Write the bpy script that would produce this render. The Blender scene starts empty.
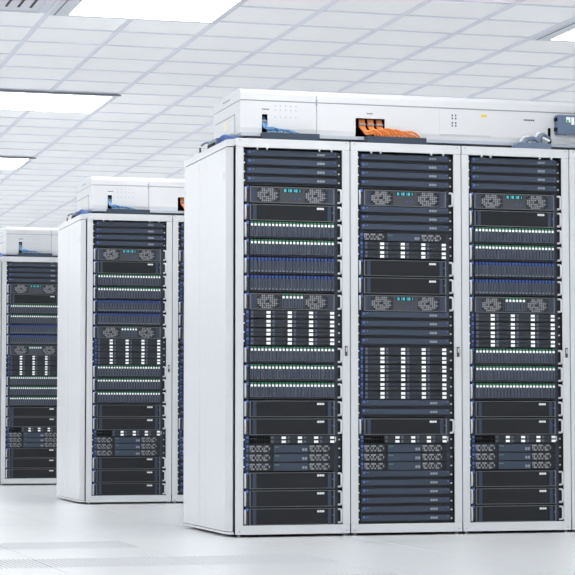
import bpy, bmesh, math, random
from mathutils import Vector, Matrix
random.seed(7)
S = bpy.context.scene
C = S.collection
R = math.radians

# ---------------------------------------------------------------- camera
F, YAW, PIT = 2123.6, 0.2748, 0.0604
CX, CY, CZ = -2.6273, -10.278, 0.6047
cd = bpy.data.cameras.new('camera'); cam = bpy.data.objects.new('camera', cd); C.objects.link(cam)
cam.location = (CX, CY, CZ); cam.rotation_euler = (math.pi/2 + PIT, 0, -YAW)
cd.sensor_width = 36; cd.lens = 36*F/575; cd.clip_start = .1; cd.clip_end = 200
S.camera = cam
fw = Vector((math.sin(YAW)*math.cos(PIT), math.cos(YAW)*math.cos(PIT), math.sin(PIT)))
rt = Vector((math.cos(YAW), -math.sin(YAW), 0)); up = rt.cross(fw)
def proj(x, y, z):
    v = Vector((x-CX, y-CY, z-CZ)); d = v.dot(fw)
    if d < .2: return (-9999, -9999)
    return (287.5+F*v.dot(rt)/d, 287.5-F*v.dot(up)/d)
def inview(pts, m=0):
    q = [proj(*p) for p in pts]
    xs = [a[0] for a in q]; ys = [a[1] for a in q]
    return min(xs) < 575+m and max(xs) > -m and min(ys) < 575+m and max(ys) > -m and min(xs) > -9000

# ---------------------------------------------------------------- world, exposure
w = bpy.data.worlds.new('world'); S.world = w; w.use_nodes = True
w.node_tree.nodes['Background'].inputs[0].default_value = (.92, .96, 1, 1)
w.node_tree.nodes['Background'].inputs[1].default_value = 1.8
S.view_settings.view_transform = 'Standard'; S.view_settings.look = 'None'
S.view_settings.gamma = 1; S.view_settings.use_curve_mapping = False
S.view_settings.exposure = 0.25
S.cycles.diffuse_bounces = 8; S.cycles.max_bounces = 10
LAMP = 8.6                     # radiance of every ceiling panel
LAMPCOL = (.985, .985, .985)

# ---------------------------------------------------------------- dimensions
W = .6022; ROW = 4.1265; HR = 2.0
X0R, X1R, Y0R, Y1R = -4.456, 11.144, -13.88, 33.5
HC = 3.40
BX, BY, TX, TY = .344, 4.255, .6, .585          # ceiling grid: a bar at BX, a cross bar at BY
fix = [(BX-.6+3.6*i, BY-2*TY+8*TY*j) for i in range(-1, 3) for j in range(-3, 6)]
def fix_pts(x, y): return [(x+a, y+b, HC) for a in (0, 1.2) for b in (0, 1.17)]

# ---------------------------------------------------------------- materials
M = {}
def mat(name, col, rough=.5, metal=0, spec=.5, emit=0, ecol=None, noise=0, nscale=20, bump=0, bscale=200, stretch=None):
    m = bpy.data.materials.new(name); m.use_nodes = True; nt = m.node_tree; b = nt.nodes['Principled BSDF']
    c = tuple(((v/255)/12.92 if v/255 <= .04045 else ((v/255+.055)/1.055)**2.4) for v in col) + (1,)
    b.inputs['Base Color'].default_value = c
    b.inputs['Roughness'].default_value = rough; b.inputs['Metallic'].default_value = metal
    b.inputs['Specular IOR Level'].default_value = spec
    if emit:
        b.inputs['Emission Color'].default_value = ecol or c; b.inputs['Emission Strength'].default_value = emit
    if noise or bump:
        tc = nt.nodes.new('ShaderNodeTexCoord'); mp = nt.nodes.new('ShaderNodeMapping')
        nt.links.new(tc.outputs['Object'], mp.inputs[0])
        if stretch: mp.inputs['Scale'].default_value = stretch
    if noise:
        n = nt.nodes.new('ShaderNodeTexNoise'); n.inputs['Scale'].default_value = nscale; n.inputs['Detail'].default_value = 4
        nt.links.new(mp.outputs[0], n.inputs[0])
        mx = nt.nodes.new('ShaderNodeMix'); mx.data_type = 'RGBA'
        mx.inputs[6].default_value = tuple(v*(1-noise) for v in c[:3])+(1,)
        mx.inputs[7].default_value = tuple(min(1, v*(1+noise)) for v in c[:3])+(1,)
        nt.links.new(n.outputs[0], mx.inputs[0]); nt.links.new(mx.outputs[2], b.inputs['Base Color'])
    if bump:
        n2 = nt.nodes.new('ShaderNodeTexNoise'); n2.inputs['Scale'].default_value = bscale
        nt.links.new(mp.outputs[0], n2.inputs[0])
        bp = nt.nodes.new('ShaderNodeBump'); bp.inputs['Strength'].default_value = bump; bp.inputs['Distance'].default_value = .002
        nt.links.new(n2.outputs[0], bp.inputs['Height']); nt.links.new(bp.outputs[0], b.inputs['Normal'])
    M[name] = m
mat('frame', (209, 211, 213), .38, noise=.015, nscale=6, bump=.05, bscale=400)
mat('side', (209, 210, 212), .26, spec=.7)
mat('gap', (60, 62, 70), .6)
mat('sidegap', (150, 152, 158), .6)
mat('duct', (210, 211, 213), .32, noise=.012, nscale=5, bump=.03)
mat('ductgap', (158, 161, 170), .6)
mat('rail', (176, 182, 193), .4)
mat('traydark', (50, 62, 78), .4, noise=.05, nscale=30)
mat('traysteel', (104, 118, 140), .4, noise=.05, nscale=30)
mat('black', (7, 8, 10), .7, spec=.2)
mat('postdark', (30, 33, 38), .5, noise=.1, nscale=60)
mat('slotdark', (20, 24, 32), .55)
mat('navy', (50, 61, 78), .42, noise=.08, nscale=40, stretch=(1, 1, 6))
mat('ear', (34, 42, 60), .45)
mat('panel', (32, 34, 38), .5, spec=.25, noise=.06, nscale=90, bump=.1, bscale=900)
mat('panelgrey', (62, 65, 71), .45, noise=.05, nscale=60)
mat('edge', (108, 111, 116), .35, metal=.1)
mat('stripe', (44, 58, 80), .4)
mat('drive', (80, 88, 102), .45, noise=.08, nscale=60)
mat('drivedark', (28, 33, 42), .5)
mat('driveblue', (38, 46, 60), .45)
mat('mesh', (146, 148, 152), .4, metal=.2)
mat('meshdim', (80, 83, 88), .45, metal=.2)
mat('white', (235, 238, 238), .4)
mat('latch', (238, 242, 240), .35, emit=.15, ecol=(1, 1, 1, 1))  # plain white latches, no lamps; a faint glow is added to brighten them
mat('handle', (214, 216, 220), .3)
mat('grey', (150, 156, 166), .4)
mat('text', (138, 144, 152), .5)
mat('markgreen', (92, 132, 116), .5)
mat('lgreen', (40, 130, 90), .4, emit=.12)
mat('lblue', (70, 102, 180), .4, emit=.15)
mat('lteal', (60, 190, 200), .4, emit=.55)
mat('bluelatch', (48, 80, 162), .4, emit=.06)  # slight glow put into the colour, though drive latches are no lamps
mat('orange', (222, 128, 62), .45, noise=.1, nscale=40)
mat('bluecable', (46, 104, 160), .4, noise=.12, nscale=40)
mat('palebluecable', (120, 165, 200), .4)
mat('deepblue', (38, 92, 170), .4, noise=.08, nscale=30)
mat('connector', (94, 110, 134), .4)
mat('yellow', (226, 196, 70), .5)
mat('paleyellow', (232, 226, 205), .5)
mat('stickergreen', (70, 170, 110), .5)
mat('floor', (150, 155, 165), .6)
mat('tile', (217, 219, 221), .33, spec=.35, noise=.025, nscale=2.2, bump=.04, bscale=120)
mat('perf', (166, 169, 176), .6)
mat('ceilplate', (180, 183, 190), .8)
mat('ctile', (250, 250, 250), .9, spec=.1, noise=.02, nscale=30, bump=.25, bscale=260)
mat('tbar', (226, 228, 235), .5, spec=.3)
mat('lampframe', (212, 214, 220), .5)
mat('lampedge', (120, 126, 138), .5)
mat('wall', (246, 247, 248), .7, noise=.01, nscale=3)
mat('diffuser', (255, 255, 255), .6)
g = bpy.data.materials.new('glass'); g.use_nodes = True; M['glass'] = g; nt = g.node_tree
tr = nt.nodes.new('ShaderNodeBsdfTransparent'); gl = nt.nodes.new('ShaderNodeBsdfGlossy'); gl.inputs['Roughness'].default_value = .02
ms = nt.nodes.new('ShaderNodeMixShader'); ms.inputs[0].default_value = .06
nt.links.new(tr.outputs[0], ms.inputs[1]); nt.links.new(gl.outputs[0], ms.inputs[2]); nt.links.new(ms.outputs[0], nt.nodes['Material Output'].inputs[0])
b = M['diffuser'].node_tree.nodes['Principled BSDF']
b.inputs['Emission Color'].default_value = LAMPCOL+(1,); b.inputs['Emission Strength'].default_value = LAMP

# ---------------------------------------------------------------- mesh builder
class MB:
    def __init__(s): s.bm = bmesh.new(); s.mats = []
    def mi(s, m):
        if m not in s.mats: s.mats.append(m)
        return s.mats.index(m)
    def box(s, x0, x1, y0, y1, z0, z1, m, bev=0):
        vs = [s.bm.verts.new(p) for p in ((x0,y0,z0),(x1,y0,z0),(x1,y1,z0),(x0,y1,z0),(x0,y0,z1),(x1,y0,z1),(x1,y1,z1),(x0,y1,z1))]
        k = s.mi(m); fs = []
        for f in ((0,3,2,1),(4,5,6,7),(0,1,5,4),(1,2,6,5),(2,3,7,6),(3,0,4,7)):
            fc = s.bm.faces.new([vs[i] for i in f]); fc.material_index = k; fs.append(fc)
        if bev:
            es = list({e for f in fs for e in f.edges})
            bmesh.ops.bevel(s.bm, geom=es, offset=bev, segments=2, affect='EDGES', profile=.5, material=k)
        return s
    def prism(s, poly, a0, a1, m, axis='x', smooth=False):
        """poly of 2-D points extruded along axis; for x: (y,z), y: (x,z), z: (x,y)"""
        def P(p, a): return {'x': (a, p[0], p[1]), 'y': (p[0], a, p[1]), 'z': (p[0], p[1], a)}[axis]
        k = s.mi(m); n = len(poly)
        A = [s.bm.verts.new(P(p, a0)) for p in poly]; B = [s.bm.verts.new(P(p, a1)) for p in poly]
        fs = [s.bm.faces.new(A), s.bm.faces.new(B[::-1])]
        for i in range(n):
            f = s.bm.faces.new([A[i], B[i], B[(i+1) % n], A[(i+1) % n]]); fs.append(f); f.smooth = smooth
        for f in fs: f.material_index = k
        bmesh.ops.recalc_face_normals(s.bm, faces=fs)
        return s
    def cyl(s, c, r, h, m, axis='y', n=10, r2=None):
        poly = [(math.cos(2*math.pi*i/n)*r, math.sin(2*math.pi*i/n)*r) for i in range(n)]
        i = 'xyz'.index(axis); oth = [j for j in range(3) if j != i]
        return s.prism([(p[0]+c[oth[0]], p[1]+c[oth[1]]) for p in poly], c[i], c[i]+h, m, axis, True)
    def tube(s, pts, r, m, n=8):
        k = s.mi(m); pts = [Vector(p) for p in pts]; rings = []
        u = None
        for i, p in enumerate(pts):
            t = (pts[min(i+1, len(pts)-1)]-pts[max(i-1, 0)]).normalized()
            if u is None: u = t.orthogonal().normalized()
            u = (u-t*u.dot(t)).normalized(); v = t.cross(u)
            rr = r[i] if isinstance(r, (list, tuple)) else r
            rings.append([s.bm.verts.new(p+(u*math.cos(2*math.pi*j/n)+v*math.sin(2*math.pi*j/n))*rr) for j in range(n)])
        fs = []
        for a, b in zip(rings, rings[1:]):
            for j in range(n):
                f = s.bm.faces.new([a[j], a[(j+1) % n], b[(j+1) % n], b[j]]); f.smooth = True; fs.append(f)
        fs.append(s.bm.faces.new(rings[0][::-1])); fs.append(s.bm.faces.new(rings[-1]))
        for f in fs: f.material_index = k
        return s
    def done(s, name='part'):
        me = bpy.data.meshes.new(name); s.bm.to_mesh(me); s.bm.free()
        for m in s.mats: me.materials.append(M[m])
        return me
def boxes(lst, name='part'):
    b = MB()
    for t in lst: b.box(*t)
    return b.done(name)
def smooth_path(pts, n=6):
    """Catmull-Rom through the given points"""
    P = [Vector(p) for p in pts]; P = [P[0]*2-P[1]]+P+[P[-1]*2-P[-2]]; out = []
    for i in range(1, len(P)-2):
        for k in range(n):
            t = k/n; a, b, c, d = P[i-1:i+3]
            out.append(.5*((2*b)+(c-a)*t+(2*a-5*b+4*c-d)*t*t+(-a+3*b-3*c+d)*t**3))
    out.append(P[-2]); return out
def obj(name, me, parent=None, loc=(0, 0, 0), kind=None):
    o = bpy.data.objects.new(name, me); C.objects.link(o); o.location = loc
    if parent: o.parent = parent
    if kind: o['kind'] = kind
    return o
def tag(o, label, cat, group=None):
    o['label'] = label; o['category'] = cat
    if group: o['group'] = group
    return o
def thing(name, loc, label, cat, group=None):
    return tag(obj(name, None, None, loc), label, cat, group)
class N:                       # a node of a blueprint: name, mesh, place, children
    def __init__(s, name, me, loc=(0, 0, 0), kids=(), label=None): s.n, s.m, s.l, s.k, s.lab = name, me, loc, list(kids), label
def grow(node, parent):
    o = obj(node.n, node.m, parent, node.l)
    if node.lab: o['label'] = node.lab
    for k in node.k: grow(k, o)

# ================================================================ SETTING
# floor: slab with raised-floor tiles
floor = obj('floor', boxes([(X0R, X1R, Y0R, Y1R, -.12, -.02, 'floor')]), kind='structure')
FX, FY, FT = -.61, -.06, .595
def tile_mesh():
    return MB().box(-.2985, .2985, -.296, .296, -.02, 0, 'tile', .0012).done('floor_tile')
def perf_mesh():
    b = MB(); b.box(-.2985, .2985, -.296, .296, -.02, -.0035, 'perf')
    b.box(-.2985, .2985, -.296, -.262, -.0035, 0, 'tile'); b.box(-.2985, .2985, .262, .296, -.0035, 0, 'tile')
    n = 30; p = .597/n
    for i in range(n):
        x = -.2985+p*i
        b.box(x, x+p*.55, -.262, .262, -.0035, 0, 'tile')
    return b.done('perforated_tile')
tme, pme = tile_mesh(), perf_mesh()
restb = MB(); cand = []
i0, i1 = int((X0R-FX)//.6)+1, int((X1R-FX)//.6)-1
j0, j1 = int((Y0R-FY)//FT)+1, int((Y1R-FY)//FT)-1
for i in range(i0, i1):
    for j in range(j0, j1):
        x, y = FX+.6*i+.3, FY+FT*j+FT/2
        if inview([(x+a, y+b_, 0) for a in (-.3, .3) for b_ in (-.3, .3)]) and y < 8 and not (x > 3.2):
            cand.append((y, x, i, j))
        else: restb.box(x-.2985, x+.2985, y-.296, y+.296, -.02, 0, 'tile')
cand.sort()
for k, (y, x, i, j) in enumerate(cand):
    perf = (j == -1 and i < 0) or (j == -3 and i < 1) or (j == -5 and i < 1)
    if k < 300: obj('perforated_tile' if perf else 'floor_tile', pme if perf else tme, floor, (x, y, 0))
    else: restb.box(x-.2985, x+.2985, y-.296, y+.296, -.02, 0, 'tile')
obj('floor_tiles', restb.done(), floor, kind='stuff')

# ceiling: plate, tiles, T-bars
ceiling = obj('ceiling', boxes([(X0R, X1R, Y0R, Y1R, HC+.03, HC+.12, 'ceilplate')]), kind='structure')
def ct_mesh():
    b = MB(); x, y = TX/2-.006, TY/2-.006
    b.box(-x, x, -y, y, HC+.008, HC+.03, 'ctile', .003); return b.done('ceiling_tile')
ctm = ct_mesh(); rest = MB(); cand = []
VENT = (BX-1.2, BY-TY)
ia, ib = int((X0R-BX)//TX)+1, int((X1R-BX)//TX)
ja, jb = int((Y0R-BY)//TY)+1, int((Y1R-BY)//TY)
def occupied(x, y):
    if abs(x-VENT[0]) < .01 and abs(y-VENT[1]) < .01: return True
    for (a, c) in fix:
        if a-.01 <= x < a+1.19 and c-.01 <= y < c+1.16: return True
    return False
for i in range(ia, ib):
    for j in range(ja, jb):
        x, y = BX+TX*i, BY+TY*j
        if occupied(x, y): continue
        cx, cy = x+TX/2, y+TY/2
        p = [(x, y, HC), (x+TX, y, HC), (x, y+TY, HC), (x+TX, y+TY, HC)]
        if inview(p):
            q = [proj(*a) for a in p]; hgt = abs(q[2][1]-q[0][1])
            cand.append((-hgt, cx, cy))
        else: rest.box(cx-TX/2+.006, cx+TX/2-.006, cy-TY/2+.006, cy+TY/2-.006, HC+.008, HC+.03, 'ctile')
cand.sort()
for k, (h, cx, cy) in enumerate(cand):
    if k < 300 and -h > 5: obj('ceiling_tile', ctm, ceiling, (cx, cy, 0))
    else: rest.box(cx-TX/2+.006, cx+TX/2-.006, cy-TY/2+.006, cy+TY/2-.006, HC+.008, HC+.03, 'ctile')
obj('ceiling_tiles', rest.done(), ceiling, kind='stuff')
mb_ = MB(); mb_.box(-.017, .017, Y0R, Y1R, HC-.002, HC+.03, 'tbar'); mb_.box(-.007, .007, Y0R, Y1R, HC-.008, HC-.002, 'tbar'); mainbar = mb_.done('grid_bar')
mb_ = MB(); mb_.box(X0R, X1R, -.0105, .0105, HC+.001, HC+.03, 'tbar'); crossbar = mb_.done('grid_bar')
for i in range(ia, ib+1): obj('grid_bar', mainbar, ceiling, (BX+TX*i, 0, 0))
for j in range(ja, jb+1): obj('grid_bar', crossbar, ceiling, (0, BY+TY*j, 0))

# walls, far outside the picture
obj('wall_back', boxes([(X0R-.2, X1R+.2, Y1R, Y1R+.2, -.12, HC+.12, 'wall')]), kind='structure')
obj('wall_front', boxes([(X0R-.2, X1R+.2, Y0R-.2, Y0R, -.12, HC+.12, 'wall')]), kind='structure')
WZ0, WZ1, WP = 2.25, 3.36, 2.6                     # a band of high daylight windows runs along the left wall
wl = MB(); wl.box(X0R-.2, X0R, Y0R, Y1R, -.12, WZ0, 'wall'); wl.box(X0R-.2, X0R, Y0R, Y1R, WZ1, HC+.12, 'wall')
nw = int((Y1R-Y0R)/WP)
for k in range(nw+1): wl.box(X0R-.2, X0R, Y0R+k*WP, min(Y0R+k*WP+.25, Y1R), WZ0, WZ1, 'wall')
wl.box(X0R-.2, X0R, Y0R+nw*WP, Y1R, WZ0, WZ1, 'wall')
obj('wall_left', wl.done(), kind='structure')
wf = MB()
for (y0, y1, z0, z1) in ((0, .04, WZ0, WZ1), (2.31, 2.35, WZ0, WZ1), (.04, 2.31, WZ0, WZ0+.04), (.04, 2.31, WZ1-.04, WZ1), (1.155, 1.195, WZ0+.04, WZ1-.04)): wf.box(-.06, -.01, y0, y1, z0, z1, 'frame')
wfm = wf.done('window_frame'); wpm = boxes([(-.040, -.034, .04, 2.31, WZ0+.04, WZ1-.04, 'glass')])
for k in range(nw):
    wo = obj('window_%d' % (k+1), wfm, None, (X0R, Y0R+k*WP+.25, 0), kind='structure'); obj('pane', wpm, wo)
obj('wall_right', boxes([(X1R, X1R+.2, Y0R, Y1R, -.12, HC+.12, 'wall')]), kind='structure')

# ceiling light panels
def fixture_meshes():
    a, b, z = 1.2, 2*TY, HC
    f = MB()
    f.box(.0, .135, .0, b, z-.014, z-.0085, 'lampframe'); f.box(a-.05, a, .0, b, z-.014, z-.0085, 'lampframe')
    f.box(.135, a-.05, .0, .10, z-.014, z-.0085, 'lampframe'); f.box(.135, a-.05, b-.05, b, z-.014, z-.0085, 'lampframe')
    f.box(.03, a-.03, .014, b-.014, z-.0085, z+.03, 'lampframe')
    e = MB().box(.02, a+.01, -.008, 0, z-.020, z-.0085, 'lampedge')
    g = MB().box(.030, .038, .03, b-.03, z-.018, z-.014, 'lampedge')
    d = MB().box(.135, a-.05, .10, b-.05, z-.0115, z-.0085, 'diffuser')
    return f.done(), e.done(), g.done(), d.done()
fm = fixture_meshes()
for (x, y) in fix:
    seen_ = inview(fix_pts(x, y)); c = [proj(*p) for p in fix_pts(x, y)]; mx = sum(p[0] for p in c)/4; my = sum(p[1] for p in c)/4
    if not seen_: lab = 'square glowing ceiling panel beyond the edges of the picture'
    elif mx > 420: lab = 'square glowing ceiling panel cut off by the right edge, above the cable duct' if my < 60 else 'glowing ceiling panel above the racks at right'
    elif my < 40: lab = 'largest glowing white ceiling panel at the top left, beside the slotted air vent'
    elif my < 125: lab = 'second glowing white ceiling panel at the left edge, below the largest one'
    elif my < 180: lab = 'smallest glowing white ceiling panel low at the left edge'
    else: lab = 'far glowing ceiling panel beyond the smallest one at left'
    t = thing('ceiling_light', (x, y, 0), lab, 'ceiling light', 'square ceiling light panels')
    for n_, m_ in zip(('frame', 'edge_lip', 'trim_strip', 'diffuser'), fm): obj(n_, m_, t)
# air vent
vx, vy = VENT
t = thing('air_vent', (vx, vy, 0), 'white ceiling air vent with dark slanted slots in the top left corner', 'air vent')
b = MB(); b.box(.02, TX-.02, .012, TY-.012, HC+.002, HC+.03, 'lampframe')
obj('plate', b.done(), t)
obj('rim', boxes([(.02, .045, .012, TY-.012, HC-.006, HC+.002, 'lampframe'), (TX-.09, TX-.065, .012, TY-.012, HC-.006, HC+.002, 'lampframe'),
                  (.045, TX-.09, TY-.04, TY-.012, HC-.006, HC+.002, 'lampframe'), (.045, TX-.09, .012, .04, HC-.006, HC+.002, 'lampframe')]), t)
sl = boxes([(-.008, .008, -.17, .17, HC-.003, HC+.002, 'slotdark')])
for k in range(5): obj('slot', sl, t, (.11+.084*k, .24, 0))

# ================================================================ SERVERS
U = .04497
def ht(n): return n*U-.0012
HX = .253
def handle_mesh(n, s):
    h = ht(n)
    X = .2475 if s < 0 else .255; a = .243
    pts = [(s*a, -.003, .009), (s*(X-.002), -.012, .010), (s*X, -.020, .016), (s*X, -.022, h/2), (s*X, -.020, h-.020), (s*(X-.002), -.012, h-.014), (s*a, -.003, h-.013)]
    return MB().tube(smooth_path(pts, 3), .0054, 'handle', 6).done('handle')
HM = {s: handle_mesh(2, s) for s in (-1, 1)}
screw = MB().cyl((0, -.006, 0), .0042, .006, 'handle', 'y', 8).done('screw')
def ear(n, s):
    h = ht(n); b = MB()
    b.box(min(s*.2235, s*.2413), max(s*.2235, s*.2413), -.004, 0, 0, h, 'ear')
    if n == 2:
        b.box(min(s*.2413, s*.262), max(s*.2413, s*.262), -.004, 0, 0, .008, 'black'); b.box(min(s*.2413, s*.262), max(s*.2413, s*.262), -.004, 0, h-.008, h, 'black')
    return b.done('ear')
EAR = {(n, s): ear(n, s) for n in (1, 2) for s in (-1, 1)}
led2 = boxes([(-.238, -.2265, -.0055, -.004, .072, .085, 'lblue'), (-.2355, -.229, -.0052, -.004, .044, .052, 'stripe'), (-.2355, -.229, -.0052, -.004, .026, .034, 'stripe'), (-.2355, -.229, -.0052, -.004, .010, .016, 'stripe')])
led1 = boxes([(-.238, -.2265, -.0055, -.004, .026, .039, 'lblue'), (-.237, -.2275, -.0055, -.004, .008, .019, 'bluelatch')])
ledr = boxes([(.228, .233, -.0052, -.004, .040, .048, 'stripe')])
CH = {n: boxes([(-.215, .215, .0, .72, .001, ht(n)-.001, 'black')]) for n in (1, 2)}
def base(n):
    k = [N('chassis', CH[n]), N('ear', EAR[n, -1], kids=[N('status_light', led2 if n == 2 else led1)]), N('ear', EAR[n, 1], kids=[N('indicator', ledr)] if n == 2 else [])]
    if n == 2: k += [N('handle', HM[-1]), N('handle', HM[1])]
    else: k += [N('screw', screw, (-.250, 0, .022)), N('screw', screw, (.249, 0, .022))]
    return k
# slim 1U
def bp_slim():
    h = ht(1)
    plate = boxes([(-.2413, .2413, -.003, 0, 0, h, 'slotdark')])
    fp = MB().box(-.239, .237, -.013, -.003, h-.030, h-.002, 'navy', .0012).done('front_panel')
    marks = boxes([(.131+.0138*i, .131+.0138*i+.0118, -.0138, -.013, h-.0225, h-.0115, 'text') for i in range(3)] + [(-.208, -.202, -.0136, -.013, h-.011, h-.008, 'text')])
    led = boxes([(-.230, -.219, -.0140, -.013, h-.0165, h-.006, 'lblue')])
    led_r = boxes([(.222, .230, -.0136, -.013, h-.012, h-.008, 'lblue')])
    return [N('chassis', CH[1]), N('mounting_plate', plate), N('front_panel', fp, kids=[N('status_light', led), N('indicator', led_r), N('lettering', marks)]),
            N('screw', screw, (-.250, 0, .022)), N('screw', screw, (.249, 0, .022))]
def rim(h, fill):
    """2U bezel: recessed plate with a thin lighter border and lighter side edges"""
    p = MB(); h -= .005; p.box(-.2225, .2225, -.010, 0, .002, h-.002, fill)
    e = MB(); e.box(-.2225, .2225, -.0125, -.010, .001, .004, 'edge'); e.box(-.2225, .2225, -.0125, -.010, h-.004, h-.001, 'edge')
    e.box(-.2225, -.217, -.0125, -.010, .004, h-.004, 'edge'); e.box(.217, .2225, -.0125, -.010, .004, h-.004, 'edge')
    return p.done('bezel'), e.done('bezel_rim')
def stripes():
    h = ht(2)
    return boxes([(-.205, -.187, -.0112, -.010, .005, h-.010, 'stripe')]), boxes([(.187, .204, -.0112, -.010, .005, h-.010, 'stripe')])
def bp_blank():
    h = ht(2); p, e = rim(h, 'panel'); a, c = stripes()
    lab = boxes([(.130+.0128*i, .130+.0128*i+.0118, -.0108, -.010, h-.027, h-.017, 'white') for i in range(3)])
    dot = boxes([(.211, .216, -.0112, -.010, h*.5, h*.5+.006, 'lblue')])
    return base(2)+[N('bezel', p, kids=[N('bezel_rim', e), N('trim_stripe', a), N('trim_stripe', c), N('lettering', lab), N('indicator', dot)])]
def fan_grille(cx, dense=False):
    """dark hole field with a round cluster of metal bars"""
    h = ht(2); b = MB(); x0, x1 = cx-.060, cx+.060
    b.box(x0, x1, -.0104, -.010, 0.007, h-.013, 'slotdark')
    nx, nz = 11, 7
    for i in range(nx):
        for j in range(nz):
            x = x0+.002+(x1-x0-.004)*(i+.5)/nx; z = .007+(h-.02)*(j+.5)/nz
            rr = math.hypot((x-cx+.006)/.050, (z-h/2+.003)/.040)
            m = 'mesh' if rr < 1 and (i*3+j*5) % 7 else 'meshdim'
            if rr < .18: continue
            if rr >= 1 and (i+j) % 2: continue
            sx = .0036 if rr < 1 else .0036; sz = .0038 if rr < 1 else .0020
            b.box(x-sx, x+sx, -.0125, -.0104, z-sz, z+sz, m)
    return b.done('fan_grille')
fgL, fgR = fan_grille(-.125), fan_grille(.127)
SEG = {'8': 'abcdefg', '1': 'bc'}
def digits(txt, x, z, w_, h_, y, m):
    b = MB(); t_ = .0026
    for ch in txt:
        for s_ in SEG.get(ch, ''):
            a = {'a': (0, w_, h_-t_, h_), 'd': (0, w_, 0, t_), 'g': (0, w_, h_/2-t_/2, h_/2+t_/2), 'b': (w_-t_, w_, h_/2, h_), 'c': (w_-t_, w_, 0, h_/2), 'f': (0, t_, h_/2, h_), 'e': (0, t_, 0, h_/2)}[s_]
            b.box(x+a[0], x+a[1], y-.0006, y, z+a[2], z+a[3], m)
        x += w_+.0052
    return b.done('digits')
def bp_fan_display():
    h = ht(2); p, e = rim(h, 'panelgrey'); a, c = stripes()
    scr = boxes([(-.048, .050, -.0106, -.010, h-.034, h-.014, 'drivedark')])
    dg = digits('818181', -.042, h-.0305, .0095, .0135, -.0106, 'lteal')
    btn = boxes([(.010, .017, -.0108, -.010, h-.066, h-.059, 'bluelatch'), (.034, .041, -.0108, -.010, h-.066, h-.059, 'bluelatch')])
    return base(2)+[N('bezel', p, kids=[N('bezel_rim', e), N('trim_stripe', a), N('trim_stripe', c), N('fan_grille', fgL), N('fan_grille', fgR), N('display', scr), N('digits', dg, label='teal digits of the display'), N('button', btn)])]
def drive_mesh(pw, green, h0, h1, y=-.010):
    b = MB(); hw = pw/2-.0016
    if green:
        b.box(-hw, hw, y, 0, h0, h1-.0215, 'drive'); b.box(-hw*.45, hw*.35, y-.0012, y, h0+.004, h1-.024, 'driveblue')
        b.box(-hw, hw, y+.001, 0, h1-.0205, h1, 'drivedark'); b.box(-hw*.6, hw*.7, y-.0004, y+.001, h1-.0075, h1, 'lgreen')
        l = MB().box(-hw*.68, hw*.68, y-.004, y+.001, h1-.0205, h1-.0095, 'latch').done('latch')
    else:
        b.box(-hw, hw, y, 0, h0, h1-.016, 'drive'); b.box(-hw*.45, hw*.35, y-.0012, y, h0+.010, h1-.020, 'driveblue')
        b.box(-hw*.3, hw*.4, y-.0006, y, h0+.001, h0+.006, 'grey'); b.box(-hw, hw, y+.001, 0, h1-.015, h1, 'drivedark')
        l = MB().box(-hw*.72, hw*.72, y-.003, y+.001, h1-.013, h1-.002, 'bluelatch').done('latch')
    return b.done('drive'), l
DW = .443/24
def bp_drives(green):
    h = ht(2); d, l = drive_mesh(DW, green, .011, h-.005)
    bay = boxes([(-.2225, .2225, -.003, 0, .001, h-.001, 'slotdark'), (-.2225, .2225, -.009, -.003, .001, .009, 'drivedark')])
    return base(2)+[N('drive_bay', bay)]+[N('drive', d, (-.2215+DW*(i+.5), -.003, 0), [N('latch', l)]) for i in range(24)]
def bp_fan_drives():
    h = ht(2); p, e = rim(h, 'panelgrey'); a, c = stripes(); pw = .0190
    d, l = drive_mesh(pw, True, .010, h-.010, -.0036)
    bay = boxes([(-.060, .060, -.0108, -.010, .007, h-.007, 'slotdark')])
    return base(2)+[N('bezel', p, kids=[N('bezel_rim', e), N('trim_stripe', a), N('trim_stripe', c), N('fan_grille', fgL), N('fan_grille', fgR), N('drive_bay', bay)])]+\
        [N('drive', d, (-.057+pw*(i+.5), -.0108, 0), [N('latch', l)]) for i in range(6)]
def wide_drive(w_, hgt):
    b = MB(); y = -.010
    b.box(.001, w_-.001, y, 0, .0008, hgt-.0008, 'drivedark')
    b.box(.006, .019, y-.002, y, .003, hgt-.003, 'drive'); b.box(.026, w_-.030, y-.001, y, hgt*.38, hgt*.62, 'driveblue')
    l = MB().box(w_-.0245, w_-.0035, y-.004, y, .003, hgt-.004, 'latch').done('latch')
    return b.done('drive'), l
WD = .446/4; HD = (ht(1)-.004)/2
wd_m, wl_m = wide_drive(WD, HD)
def bp_wide():
    h = ht(1); bay = boxes([(-.2235, .2235, -.002, 0, .0, h, 'slotdark')])
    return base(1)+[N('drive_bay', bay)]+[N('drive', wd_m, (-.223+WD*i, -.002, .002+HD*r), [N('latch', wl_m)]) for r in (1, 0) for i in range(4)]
BD = .085
bd_m, bl_m = wide_drive(BD, HD-.001)
def bp_bay4():
    h = ht(1); bay = boxes([(-.2235, .2235, -.002, 0, 0, h, 'slotdark')])
    g = MB()
    for i in range(8): g.box(-.222+.0135*i, -.222+.0135*i+.0108, -.006, -.002, .004, h*.46, 'black'); g.box(-.222+.0135*i, -.222+.0135*i+.0108, -.006, -.002, h*.54, h-.004, 'black')
    g.box(-.219, -.185, -.0066, -.006, h*.60, h*.66, 'meshdim')
    pin = boxes([(.228, .231, -.006, -.004, .010, h-.008, 'white')])
    return base(1)+[N('drive_bay', bay), N('vent_grille', g.done()), N('pull_tab', pin)]+[N('drive', bd_m, (-.117+BD*i, -.002, .003+HD*r), [N('latch', bl_m)]) for r in (1, 0) for i in range(4)]
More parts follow.
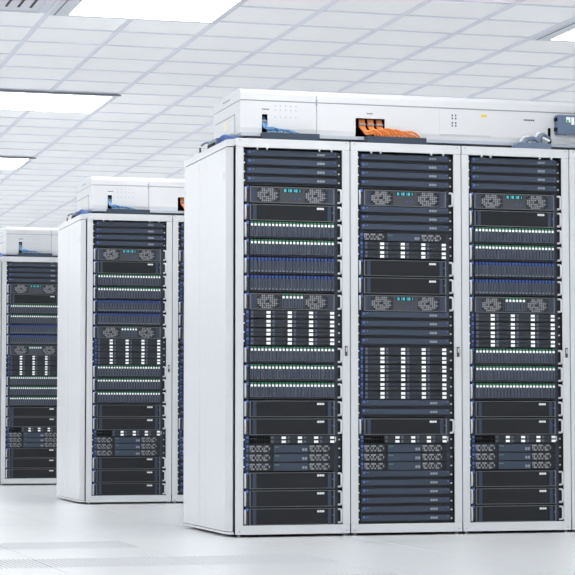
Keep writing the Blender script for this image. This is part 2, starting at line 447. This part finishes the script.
def mesh_block(x0, x1):
    b = MB(); h = ht(1); b.box(x0, x1, -.006, -.003, .003, h-.003, 'drivedark')
    n = 12; p = (x1-x0)/n
    for i in range(n):
        for j, z in enumerate((.010, .0215, .033)):
            if j == 1 and i % 4 == 2: continue
            k = 'mesh' if (i+j) % 5 else 'meshdim'
            if j == 1: b.box(x0+p*i+p*.25, x0+p*i+p*.75, -.010, -.006, z-.006, z+.006, k)
            elif i % 4 != 3: b.box(x0+p*i+p*.08, x0+p*i+p*.92, -.010, -.006, z-.0042, z+.0042, k)
    return b.done('vent_grille')
mbL, mbR = mesh_block(-.222, -.114), mesh_block(.090, .198)
def bp_mesh():
    h = ht(1)
    pl = boxes([(-.2235, .2235, -.003, 0, 0, h, 'slotdark')])
    fp = MB().box(-.096, .084, -.010, -.003, .002, h-.003, 'navy', .001).done('front_panel')
    led = boxes([(-.090, -.082, -.0108, -.010, h-.016, h-.010, 'markgreen'), (-.077, -.069, -.0108, -.010, h-.016, h-.010, 'markgreen')])
    gl = boxes([(.052, .063, -.0108, -.010, .010, .024, 'text'), (.066, .077, -.0108, -.010, .010, .024, 'text'), (.054, .075, -.0106, -.010, .027, .037, 'stripe')])
    return base(1)+[N('mounting_plate', pl), N('vent_grille', mbL), N('vent_grille', mbR), N('front_panel', fp, kids=[N('status_light', led), N('port', gl)])]
BP = {
 'slim':  (1, bp_slim(), 'rack_server', 'slim navy server'),
 'blank': (2, bp_blank(), 'rack_server', 'plain charcoal-fronted server'),
 'fan':   (2, bp_fan_display(), 'rack_server', 'grey fan-grille server with teal display'),
 'green': (2, bp_drives(True), 'storage_server', 'storage server with green-lit white-latched drives'),
 'blue':  (2, bp_drives(False), 'storage_server', 'storage server with blue-latched drives'),
 'fan6':  (2, bp_fan_drives(), 'rack_server', 'grey fan-grille server with six small drives'),
 'wide':  (1, bp_wide(), 'storage_server', 'storage server with white-latched wide drives'),
 'bay4':  (1, bp_bay4(), 'storage_server', 'dark server with black vent and white latches'),
 'mesh':  (1, bp_mesh(), 'rack_server', 'navy server with silver mesh ends'),
}
LAY = {'A': ['slim']*4+['fan', 'blank', 'green', 'green', 'blue', 'blue', 'fan6']+['wide']*4+['green']*3+['blank']*2+['bay4']+['mesh']*3+['blank']*3,
       'B': ['slim']*4+['fan']+['slim']*3+['mesh']+['wide']*2+['blank']*2+['fan']+['slim']*4+['wide']*6+['slim']*2+['blank', 'bay4']+['mesh']*3+['slim']*6}
ORD = 'first second third fourth fifth sixth seventh eighth ninth tenth eleventh twelfth thirteenth fourteenth fifteenth sixteenth seventeenth eighteenth nineteenth twentieth'.split()
ZB = .0588; YE = .030
def fill(ox, oy, lay, where, group):
    z = ZB+42*U; seen = {}; tot = {k: LAY[lay].count(k) for k in BP}
    for kind in LAY[lay]:
        n, kids, name, desc = BP[kind]; z -= n*U
        seen[kind] = seen.get(kind, 0)+1
        lab = desc+(', '+ORD[seen[kind]-1]+' such from top' if tot[kind] > 1 else '')+', '+where
        t = thing(name, (ox+W/2, oy+YE, z), lab, 'server', 'servers mounted '+group)
        for k in kids: grow(k, t)

# ================================================================ RACKS
MG = .0416; OB, OT = .0586, .9555+1
G0 = .014
def rack_parts(left):
    a, c = .0022, W-.0022; P = []
    fr = lambda *q: MB().box(*q, .0018).done('frame_bar')
    P.append(N('top_beam', fr(a+.001, c-.001, 0, .014, OT, HR, 'frame')))
    P.append(N('bottom_beam', fr(a+.001, c-.001, 0, .014, G0, OB, 'frame')))
    P.append(N('stile', fr(a, MG, .0004, .012, OB+.0005, OT-.0005, 'frame')))
    hd = MB(); hd.box(.5725, .5855, -.006, .0004, .908, .959, 'gap', .0015); hd.box(.576, .582, -.008, -.006, .930, .952, 'handle')
    P.append(N('stile', fr(W-MG, c, .0004, .012, OB+.0005, OT-.0005, 'frame'), kids=[N('door_handle', hd.done(), label='small dark door latch')]))
    sc = MB().cyl((0, -.001, 0), .0036, .0012, 'grey', 'y', 8).done('screw')
    for x in (.0215, W-.0215):
        for z in (.029, 1.990): P.append(N('screw', sc, (x, 0, z)))
    rl = MB().box(-.019, .019, 0, .03, OB, OT-.012, 'postdark').done('mounting_rail')
    for x in (W/2-.2430, W/2+.2430): P.append(N('mounting_rail', rl, (x, YE, 0)))
    cl = MB().box(-.0035, .0035, .002, .014, -.010, 0, 'handle').done('clip')
    for x in (.115, .165, .44, .505): P.append(N('clip', cl, (x, 0, OT)))
    inn = MB()
    inn.box(.006, .016, .0145, 1.0, G0+.002, OT-.002, 'black'); inn.box(W-.016, W-.006, .0145, 1.0, G0+.002, OT-.002, 'black')
    inn.box(.016, W-.016, .985, 1.0, G0+.002, OT-.002, 'black')
    P.append(N('inner_lining', inn.done()))
    P.append(N('base_tray', boxes([(.006, W-.006, .0145, 1.0, .016, .040, 'black')])))  # coloured black to keep the shade under the rack deep
    P.append(N('roof', MB().box(a, c, .0145, 1.012, 1.966, HR-.0004, 'frame', .002).done('roof')))
    P.append(N('rear_panel', MB().box(a, c, 1.0, 1.016, G0, 1.962, 'frame', .002).done('rear_panel')))
    ft = MB(); ft.cyl((0, 0, 0), .012, .006, 'grey', 'z', 10); ft.cyl((0, 0, .006), .006, .012, 'rail', 'z', 8)
    fm_ = ft.done('foot')
    for x in (.026, W-.026):
        for y in (.022, .97): P.append(N('foot', fm_, (x, y, 0)))
    if left:
        zl, zh = .0285, 1.960; th = -.030
        sk = []
        lk = MB().box(-.0325, -.030, -.006, .006, -.018, .018, 'gap').done('lock')
        sp = lambda y0, y1: MB().box(th, -.004, y0, y1, zl, zh, 'side', .0012).done('side_panel')
        pf = MB().prism([(th, .082), (th, .4685), (-.004, .4685), (-.004, .046), (.002, .046), (.0045, .050), (.0045, .056)][0:3]+[(.003, .4685), (.003, .050), (-.001, .047)], zl, zh, 'side', 'z').done('side_panel')
        lk2 = MB().box(-.0315, -.030, -.010, -.003, -.018, .018, 'grey').done('lock')
        P.append(N('side_panel', pf, kids=[N('lock', lk2, (0, .128, 1.819))]))
        P.append(N('side_panel', sp(.4715, .6465)))
        P.append(N('side_panel', sp(.6505, 1.016), kids=[N('lock', lk2, (0, .985, 1.819))]))
        P.append(N('side_backing', boxes([(-.012, .0028, .10, 1.010, G0+.004, 1.990, 'sidegap')])))
        cap = [(th, .082), (th, 1.016), (.003, 1.016), (.003, .040), (-.001, .040)]
        P.append(N('top_cap', MB().prism(cap, 1.9645, HR-.0002, 'side', 'z').done('cap')))
        P.append(N('bottom_cap', MB().prism(cap, G0, .0255, 'side', 'z').done('cap')))
    return P
RP = {s: rack_parts(s) for s in (True, False)}
def rack(i, r, lay, label, where, group):
    t = thing('server_rack', (W*i, ROW*r, 0), label, 'server rack', 'white server racks')
    for k in RP[i == 0]: grow(k, t)
    fill(W*i, ROW*r, lay, where, group)
rack(0, 0, 'A', 'white server rack with smooth side panel, leftmost of the front row', 'leftmost front-row rack', 'in the leftmost front-row rack')
rack(1, 0, 'B', 'white server rack in the middle of the front row, below the orange cables', 'middle front-row rack', 'in the middle front-row rack')
rack(2, 0, 'A', 'third white server rack of the front row, below the blue-grey control box', 'third front-row rack', 'in the third front-row rack')
rack(3, 0, 'B', 'white server rack of which only a sliver shows at the right edge', 'rack beyond right edge', 'in the rack beyond the right edge')
rack(0, 1, 'A', 'white server rack with side panel, standing in the second row', 'second-row left rack', 'in the second-row left rack')
rack(1, 1, 'B', 'second-row server rack mostly hidden behind the front row', 'second-row hidden rack', 'in the second-row hidden rack')
rack(0, 2, 'A', 'farthest white server rack, at the left picture edge', 'farthest rack', 'in the farthest rack')
rack(1, 2, 'B', 'far-row server rack hidden behind the second row', 'hidden farthest rack', 'in the hidden farthest rack')

# ================================================================ ON TOP OF THE RACKS
DF, DB_ = .08, .655                 # duct front and back
def duct_profile(zlow=2.040):
    return [(DF+.005, zlow), (DF, 2.066), (DF, 2.2035), (DB_, 2.2035), (DB_, zlow)]
def lid_profile():
    p = [(DF, 2.2085), (DF, 2.240)]
    for k in range(1, 7):
        a = math.pi/2*k/6; p.append((DF+.030-.030*math.cos(a), 2.240+.028*math.sin(a)))
    p += [(DB_-.02, 2.268), (DB_, 2.250), (DB_, 2.2085)]
    return p
def section(x0, x1, holes):
    """hollow-fronted duct body: the openings in its front are left out of the extrusion"""
    b = MB(); xs = x0
    for (a, c, zt) in sorted(holes):
        b.prism(duct_profile(), xs, a, 'duct')
        b.prism([(DF, zt), (DF, 2.2035), (DB_, 2.2035), (DB_, zt)], a, c, 'duct')
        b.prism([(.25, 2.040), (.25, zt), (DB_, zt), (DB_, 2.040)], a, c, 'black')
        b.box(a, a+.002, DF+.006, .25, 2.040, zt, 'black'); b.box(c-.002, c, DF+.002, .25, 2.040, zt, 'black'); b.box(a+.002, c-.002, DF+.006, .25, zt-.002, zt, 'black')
        xs = c
    b.prism(duct_profile(), xs, x1, 'duct'); return b.done('duct_section')
def marks(x, z, n, w_, h_, m='gap', y=DF):
    return boxes([(x+w_*1.25*i, x+w_*1.25*i+w_, y-.0008, y, z, z+h_, m) for i in range(n)])
def cable(name, pts, r, m, label, group, off, nn=5, cat='cable'):
    me = MB().tube(smooth_path(pts, nn), r, m, 6).done(name)
    o = obj(name, me, None, off); tag(o, label, cat, group); return o
def row_top(r, n, where):
    off = (0, ROW*r, 0); L = .045; E = W*n-.02
    t = thing('cable_duct', off, 'long white cable duct with rounded lid on top of '+where, 'cable duct', 'white cable ducts on the racks')
    s1 = .447; s2 = 1.872
    holes = [(.158, .187, 2.137), (.657, .815, 2.136)]
    if n > 2: holes.append((1.722, 1.739, 2.123))
    secs = [(L, s1-.0012), (s1+.0012, min(s2, E)-.0012)] + ([(s2+.0012, E)] if E > s2 else [])
    for (a, c) in secs:
        hs = [h for h in holes if h[0] > a and h[1] < c]
        obj('duct_section', section(a, c, hs), t)
        obj('lid', MB().prism(lid_profile(), a, c, 'duct').done('lid'), t)
    obj('lid_joint', boxes([(L+.004, E-.004, DF+.004, DB_-.004, 2.2035, 2.2085, 'ductgap')]), t)
    obj('base_rail', boxes([(L+.004, E, DF-.002, DB_-.05, 2.024, 2.040, 'rail'), (L+.03, E-.02, DF+.012, DB_-.06, 2.013, 2.024, 'gap')]), t)
    fs = boxes([(-.03, .03, .10, .58, 2.0, 2.013, 'gap')])
    for k in range(n*2): obj('foot', fs, t, (L+.12+k*(E-L-.2)/(n*2-1), 0, 0))
    clip = boxes([(s1-.004, s1+.004, DF-.003, DF+.004, 2.190, 2.222, 'ductgap')]); obj('joint_clip', clip, t)
    # end cap details on the left end
    ec = MB(); ec.prism([(.19, 2.052), (.19, 2.140), (.592, 2.140), (.592, 2.052)], L-.004, L-.0002, 'duct')
    ep = obj('end_panel', ec.done(), t)
    obj('shadow_line', boxes([(L-.0046, L-.0002, .188, .594, 2.1405, 2.1455, 'ductgap')]), ep)  # solid grey strip imitating the shadow along the end panel's top
    obj('sticker', boxes([(L-.0046, L-.004, .33, .42, 2.085, 2.128, 'paleyellow')]), ep)
    obj('vent_slot', boxes([(L-.0012, L, .30, .445, 2.234, 2.240, 'ductgap')]), t)
    # marks and vent dots on the front
    obj('lettering', marks(.158, 2.160, 4, .0078, .0055), t)
    dm = MB().cyl((0, DF-.0006, 0), .0032, .0008, 'ductgap', 'y', 8).done('vent_hole')
    for z in (2.183, 2.160, 2.124):
        for k in range(5): obj('vent_hole', dm, t, (.228+.0273*k, 0, z))
    obj('lettering', marks(.718, 2.158, 4, .0065, .0055), t)
    if n > 2:
        pp = [(DF+.007, 2.0475), (DF-.004, 2.070), (DF-.004, 2.197), (DF+.01, 2.197), (DF+.03, 2.0475)]
        ap = obj('access_panel', MB().prism(pp, 1.117, 1.398, 'duct').done('access_panel'), t)
        obj('sticker', boxes([(1.345, 1.375, DF-.0052, DF-.004, 2.166, 2.180, 'yellow')]), ap)
        vh = boxes([(0, .007, DF-.0048, DF-.004, 0, .010, 'gap')])
        for x in (1.181, 1.200):
            for z in (2.164, 2.148, 2.125, 2.110): obj('vent_hole', vh, ap, (x, 0, z))
        lt = marks(1.586, 2.157, 5, .0100, .0075); obj('lettering', lt, t)
    # trays
    def tray(x0, x1, m, label, name='cable_tray'):
        b = MB(); y0, y1 = .018, DF+.02
        b.box(x0, x1, y0, y1, 2.000, 2.006, m); b.box(x0, x1, y0, y0+.006, 2.006, 2.037, m, .001)
        b.box(x0, x0+.006, y0+.006, y1-.03, 2.006, 2.037, m); b.box(x1-.006, x1, y0+.006, y1-.03, 2.006, 2.037, m)
        o = obj(name, b.done(), None, off); tag(o, label, 'cable tray', 'cable trays on the racks')
    tray(.148, .446, 'traydark', 'dark slate cable tray holding blue cables on '+where)
    if r < 2: tray(.700, 1.022, 'traydark', 'dark slate cable tray holding orange cables on '+where)
    # blue cables out of the narrow opening
    rnd = random.Random(3)
    for k in range(9):
        x = .163+.0022*k; y = .072-.002*(k % 3); xe = .205+.017*k; zt = 2.062-.0022*k+.006*rnd.random()
        cable('blue_cable', [(x, .115, 2.128), (x, .10, 2.105), (x+.002, y, 2.07), (x+.012, y-.012, zt), ((x+xe)/2+.012, .055-.003*(k % 3), zt+.004), (xe, .052-.003*(k % 3), zt-.004), (xe+.018, .050, 2.028)],
              .0034, 'bluecable' if k % 2 else 'palebluecable', 'thin blue cable spilling from the narrow duct opening on '+where, 'blue cables on '+where, off)
    o = obj('cable_tie', MB().box(.160, .186, .083, .120, 2.100, 2.108, 'grey', .001).done(), None, off)
    tag(o, 'grey cable tie around the blue cables on '+where, 'cable tie', 'cable ties')
    # orange cables out of the wide opening
    for bnd in range(3 if r < 2 else 0):
        bx = .697+.047*bnd
        for k in range(6):
            x = bx-.012+.0048*k; y = .070-.004*(k % 3); i = bnd*6+k
            xe = .735+.0138*i; zt = 2.060+.012*rnd.random()+(.006 if bnd == 1 else 0)-.008*(i/17)
            lowz = 2.062-.010*(k % 3)
            cable('orange_cable', [(x, .104, 2.133), (x, .100, 2.112), (x, .092, 2.092), (x+.008, y-.006, lowz+.010), (x+.03, y-.016, (lowz+zt)/2), (max(xe-.035, x+.04), .052-.004*(k % 3), zt+.006), (xe, .048-.004*(k % 3), zt-.002), (xe+.020, .046-.004*(k % 3), 2.040), (xe+.022, .046-.004*(k % 3), 2.014)],
                  .0052, 'orange', 'orange cable in the %s bundle pouring from the wide duct opening on %s' % (('left', 'middle', 'right')[bnd], where), 'orange cables on '+where, off, 4)
        o = obj('cable_tie', MB().box(bx-.017, bx+.017, .082, .112, 2.101, 2.109, 'grey', .0015).done(), None, off)
        tag(o, 'grey cable tie around orange cables, %s from the left on %s' % (ORD[bnd], where), 'cable tie', 'cable ties')
    # blue loom and connector at the left end
    for k in range(6):
        z = 2.012+.0075*k
        cable('blue_loom_cable', [(.034-.002*k, .075, 2.007+.001*k), (.026-.001*k, .18, 2.009+.004*k), (.020, .28, z-.002), (.014, .34, z), (.012, .38, z-.006)],
              .0062, 'deepblue', 'blue cable lying on the left top edge of '+where, 'blue loom on '+where, off)
    t2 = thing('cable_connector', off, 'grey-blue cable connector with black socket, at left end atop '+where, 'connector', 'cable connectors')
    obj('housing', MB().box(-.014, .030, .355, .545, 2.0, 2.044, 'connector', .004).done(), t2)
    obj('socket', MB().box(-.018, -.013, .370, .530, 2.003, 2.024, 'black').done(), t2)
    obj('cable_stub', MB().tube(smooth_path([(.006, .52, 2.036), (.0, .57, 2.046), (-.010, .62, 2.048), (-.016, .67, 2.042)], 4), .006, 'connector').done(), t2)
    t3 = thing('cable_bracket', off, 'small grey bracket with dark pin on the left top edge of '+where, 'bracket', 'cable brackets')
    obj('plate', MB().box(-.02, .02, .70, .86, 2.0, 2.012, 'rail', .001).done(), t3)
    obj('pin', MB().box(-.026, -.018, .672, .684, 2.0, 2.030, 'gap').done(), t3)
    if n > 2:
        b = MB()
        b.prism([(1.512, 2.000), (1.512, 2.016), (1.530, 2.034), (1.690, 2.034), (1.712, 2.024), (1.716, 2.000)], .015, .070, 'traysteel', 'y')
        tag(obj('conduit_tray', b.done(), None, off), 'low steel-blue conduit tray on the third front-row rack', 'cable tray')
        def conduit(pts, rad, m, label, end=False):
            t_ = thing('conduit', off, label, 'conduit', 'conduits on the third rack')
            path = smooth_path(pts, 6)
            obj('tube', MB().tube(path, rad, m, 10).done(), t_)
            if end: obj('end_cap', MB().tube([path[-1], path[-1]+(path[-1]-path[-2]).normalized()*.009], rad*1.05, 'black', 10).done(), t_)
        conduit([(1.554, .050, 2.030), (1.559, .050, 2.048), (1.574, .050, 2.064), (1.600, .050, 2.065), (1.622, .052, 2.054), (1.628, .052, 2.030)], .0085, 'handle', 'white highlight tube on the left steel-blue conduit arch, above the third rack')  # white tube added as the highlight of the steel arch beside it
        conduit([(1.578, .034, 2.030), (1.585, .034, 2.046), (1.602, .034, 2.057), (1.630, .034, 2.056), (1.648, .034, 2.045), (1.652, .034, 2.028)], .0100, 'traysteel', 'steel-blue conduit arch in front of its white highlight tube, above the third rack')
        conduit([(1.640, .052, 2.030), (1.641, .052, 2.062), (1.654, .052, 2.086), (1.672, .054, 2.084), (1.680, .054, 2.060), (1.682, .054, 2.030)], .0085, 'handle', 'tall white highlight tube along the steel-blue conduit at the narrow duct opening')  # another tube shaped as a highlight, behind the bending steel conduit
        conduit([(1.655, .036, 2.030), (1.658, .036, 2.058), (1.676, .038, 2.080), (1.702, .046, 2.070), (1.730, .080, 2.062), (1.731, .16, 2.070)], .0110, 'traysteel', 'steel-blue conduit bending into the narrow duct opening beside the control box')
        conduit([(1.668, .020, 2.062), (1.688, .021, 2.053), (1.706, .022, 2.044)], .0075, 'handle', 'short straight white conduit with black end below the narrow duct opening', True)
        t4 = thing('control_box', off, 'blue-grey control box with white stickers mounted on duct at right edge', 'control box')
        obj('housing', MB().box(1.757, 1.925, .030, DF-.0002, 2.088, 2.190, 'connector', .006).done(), t4)
        hg = MB().box(1.747, 1.762, .034, .060, -.009, .009, 'black', .002).done()
        for z in (2.165, 2.113): obj('hinge', hg, t4, (0, 0, z))
        obj('sticker', boxes([(1.806, 1.830, .029, .030, 2.150, 2.178, 'white'), (1.808, 1.820, .0284, .029, 2.150, 2.164, 'stickergreen')]), t4)
        obj('sticker', boxes([(1.834, 1.852, .029, .030, 2.138, 2.178, 'white')]), t4)
        obj('knob', MB().cyl((1.805, .040, 2.083), .008, .006, 'connector', 'z', 10).done(), t4)
row_top(0, 4, 'the front row')
row_top(1, 2, 'the second row')
row_top(2, 2, 'the farthest row')
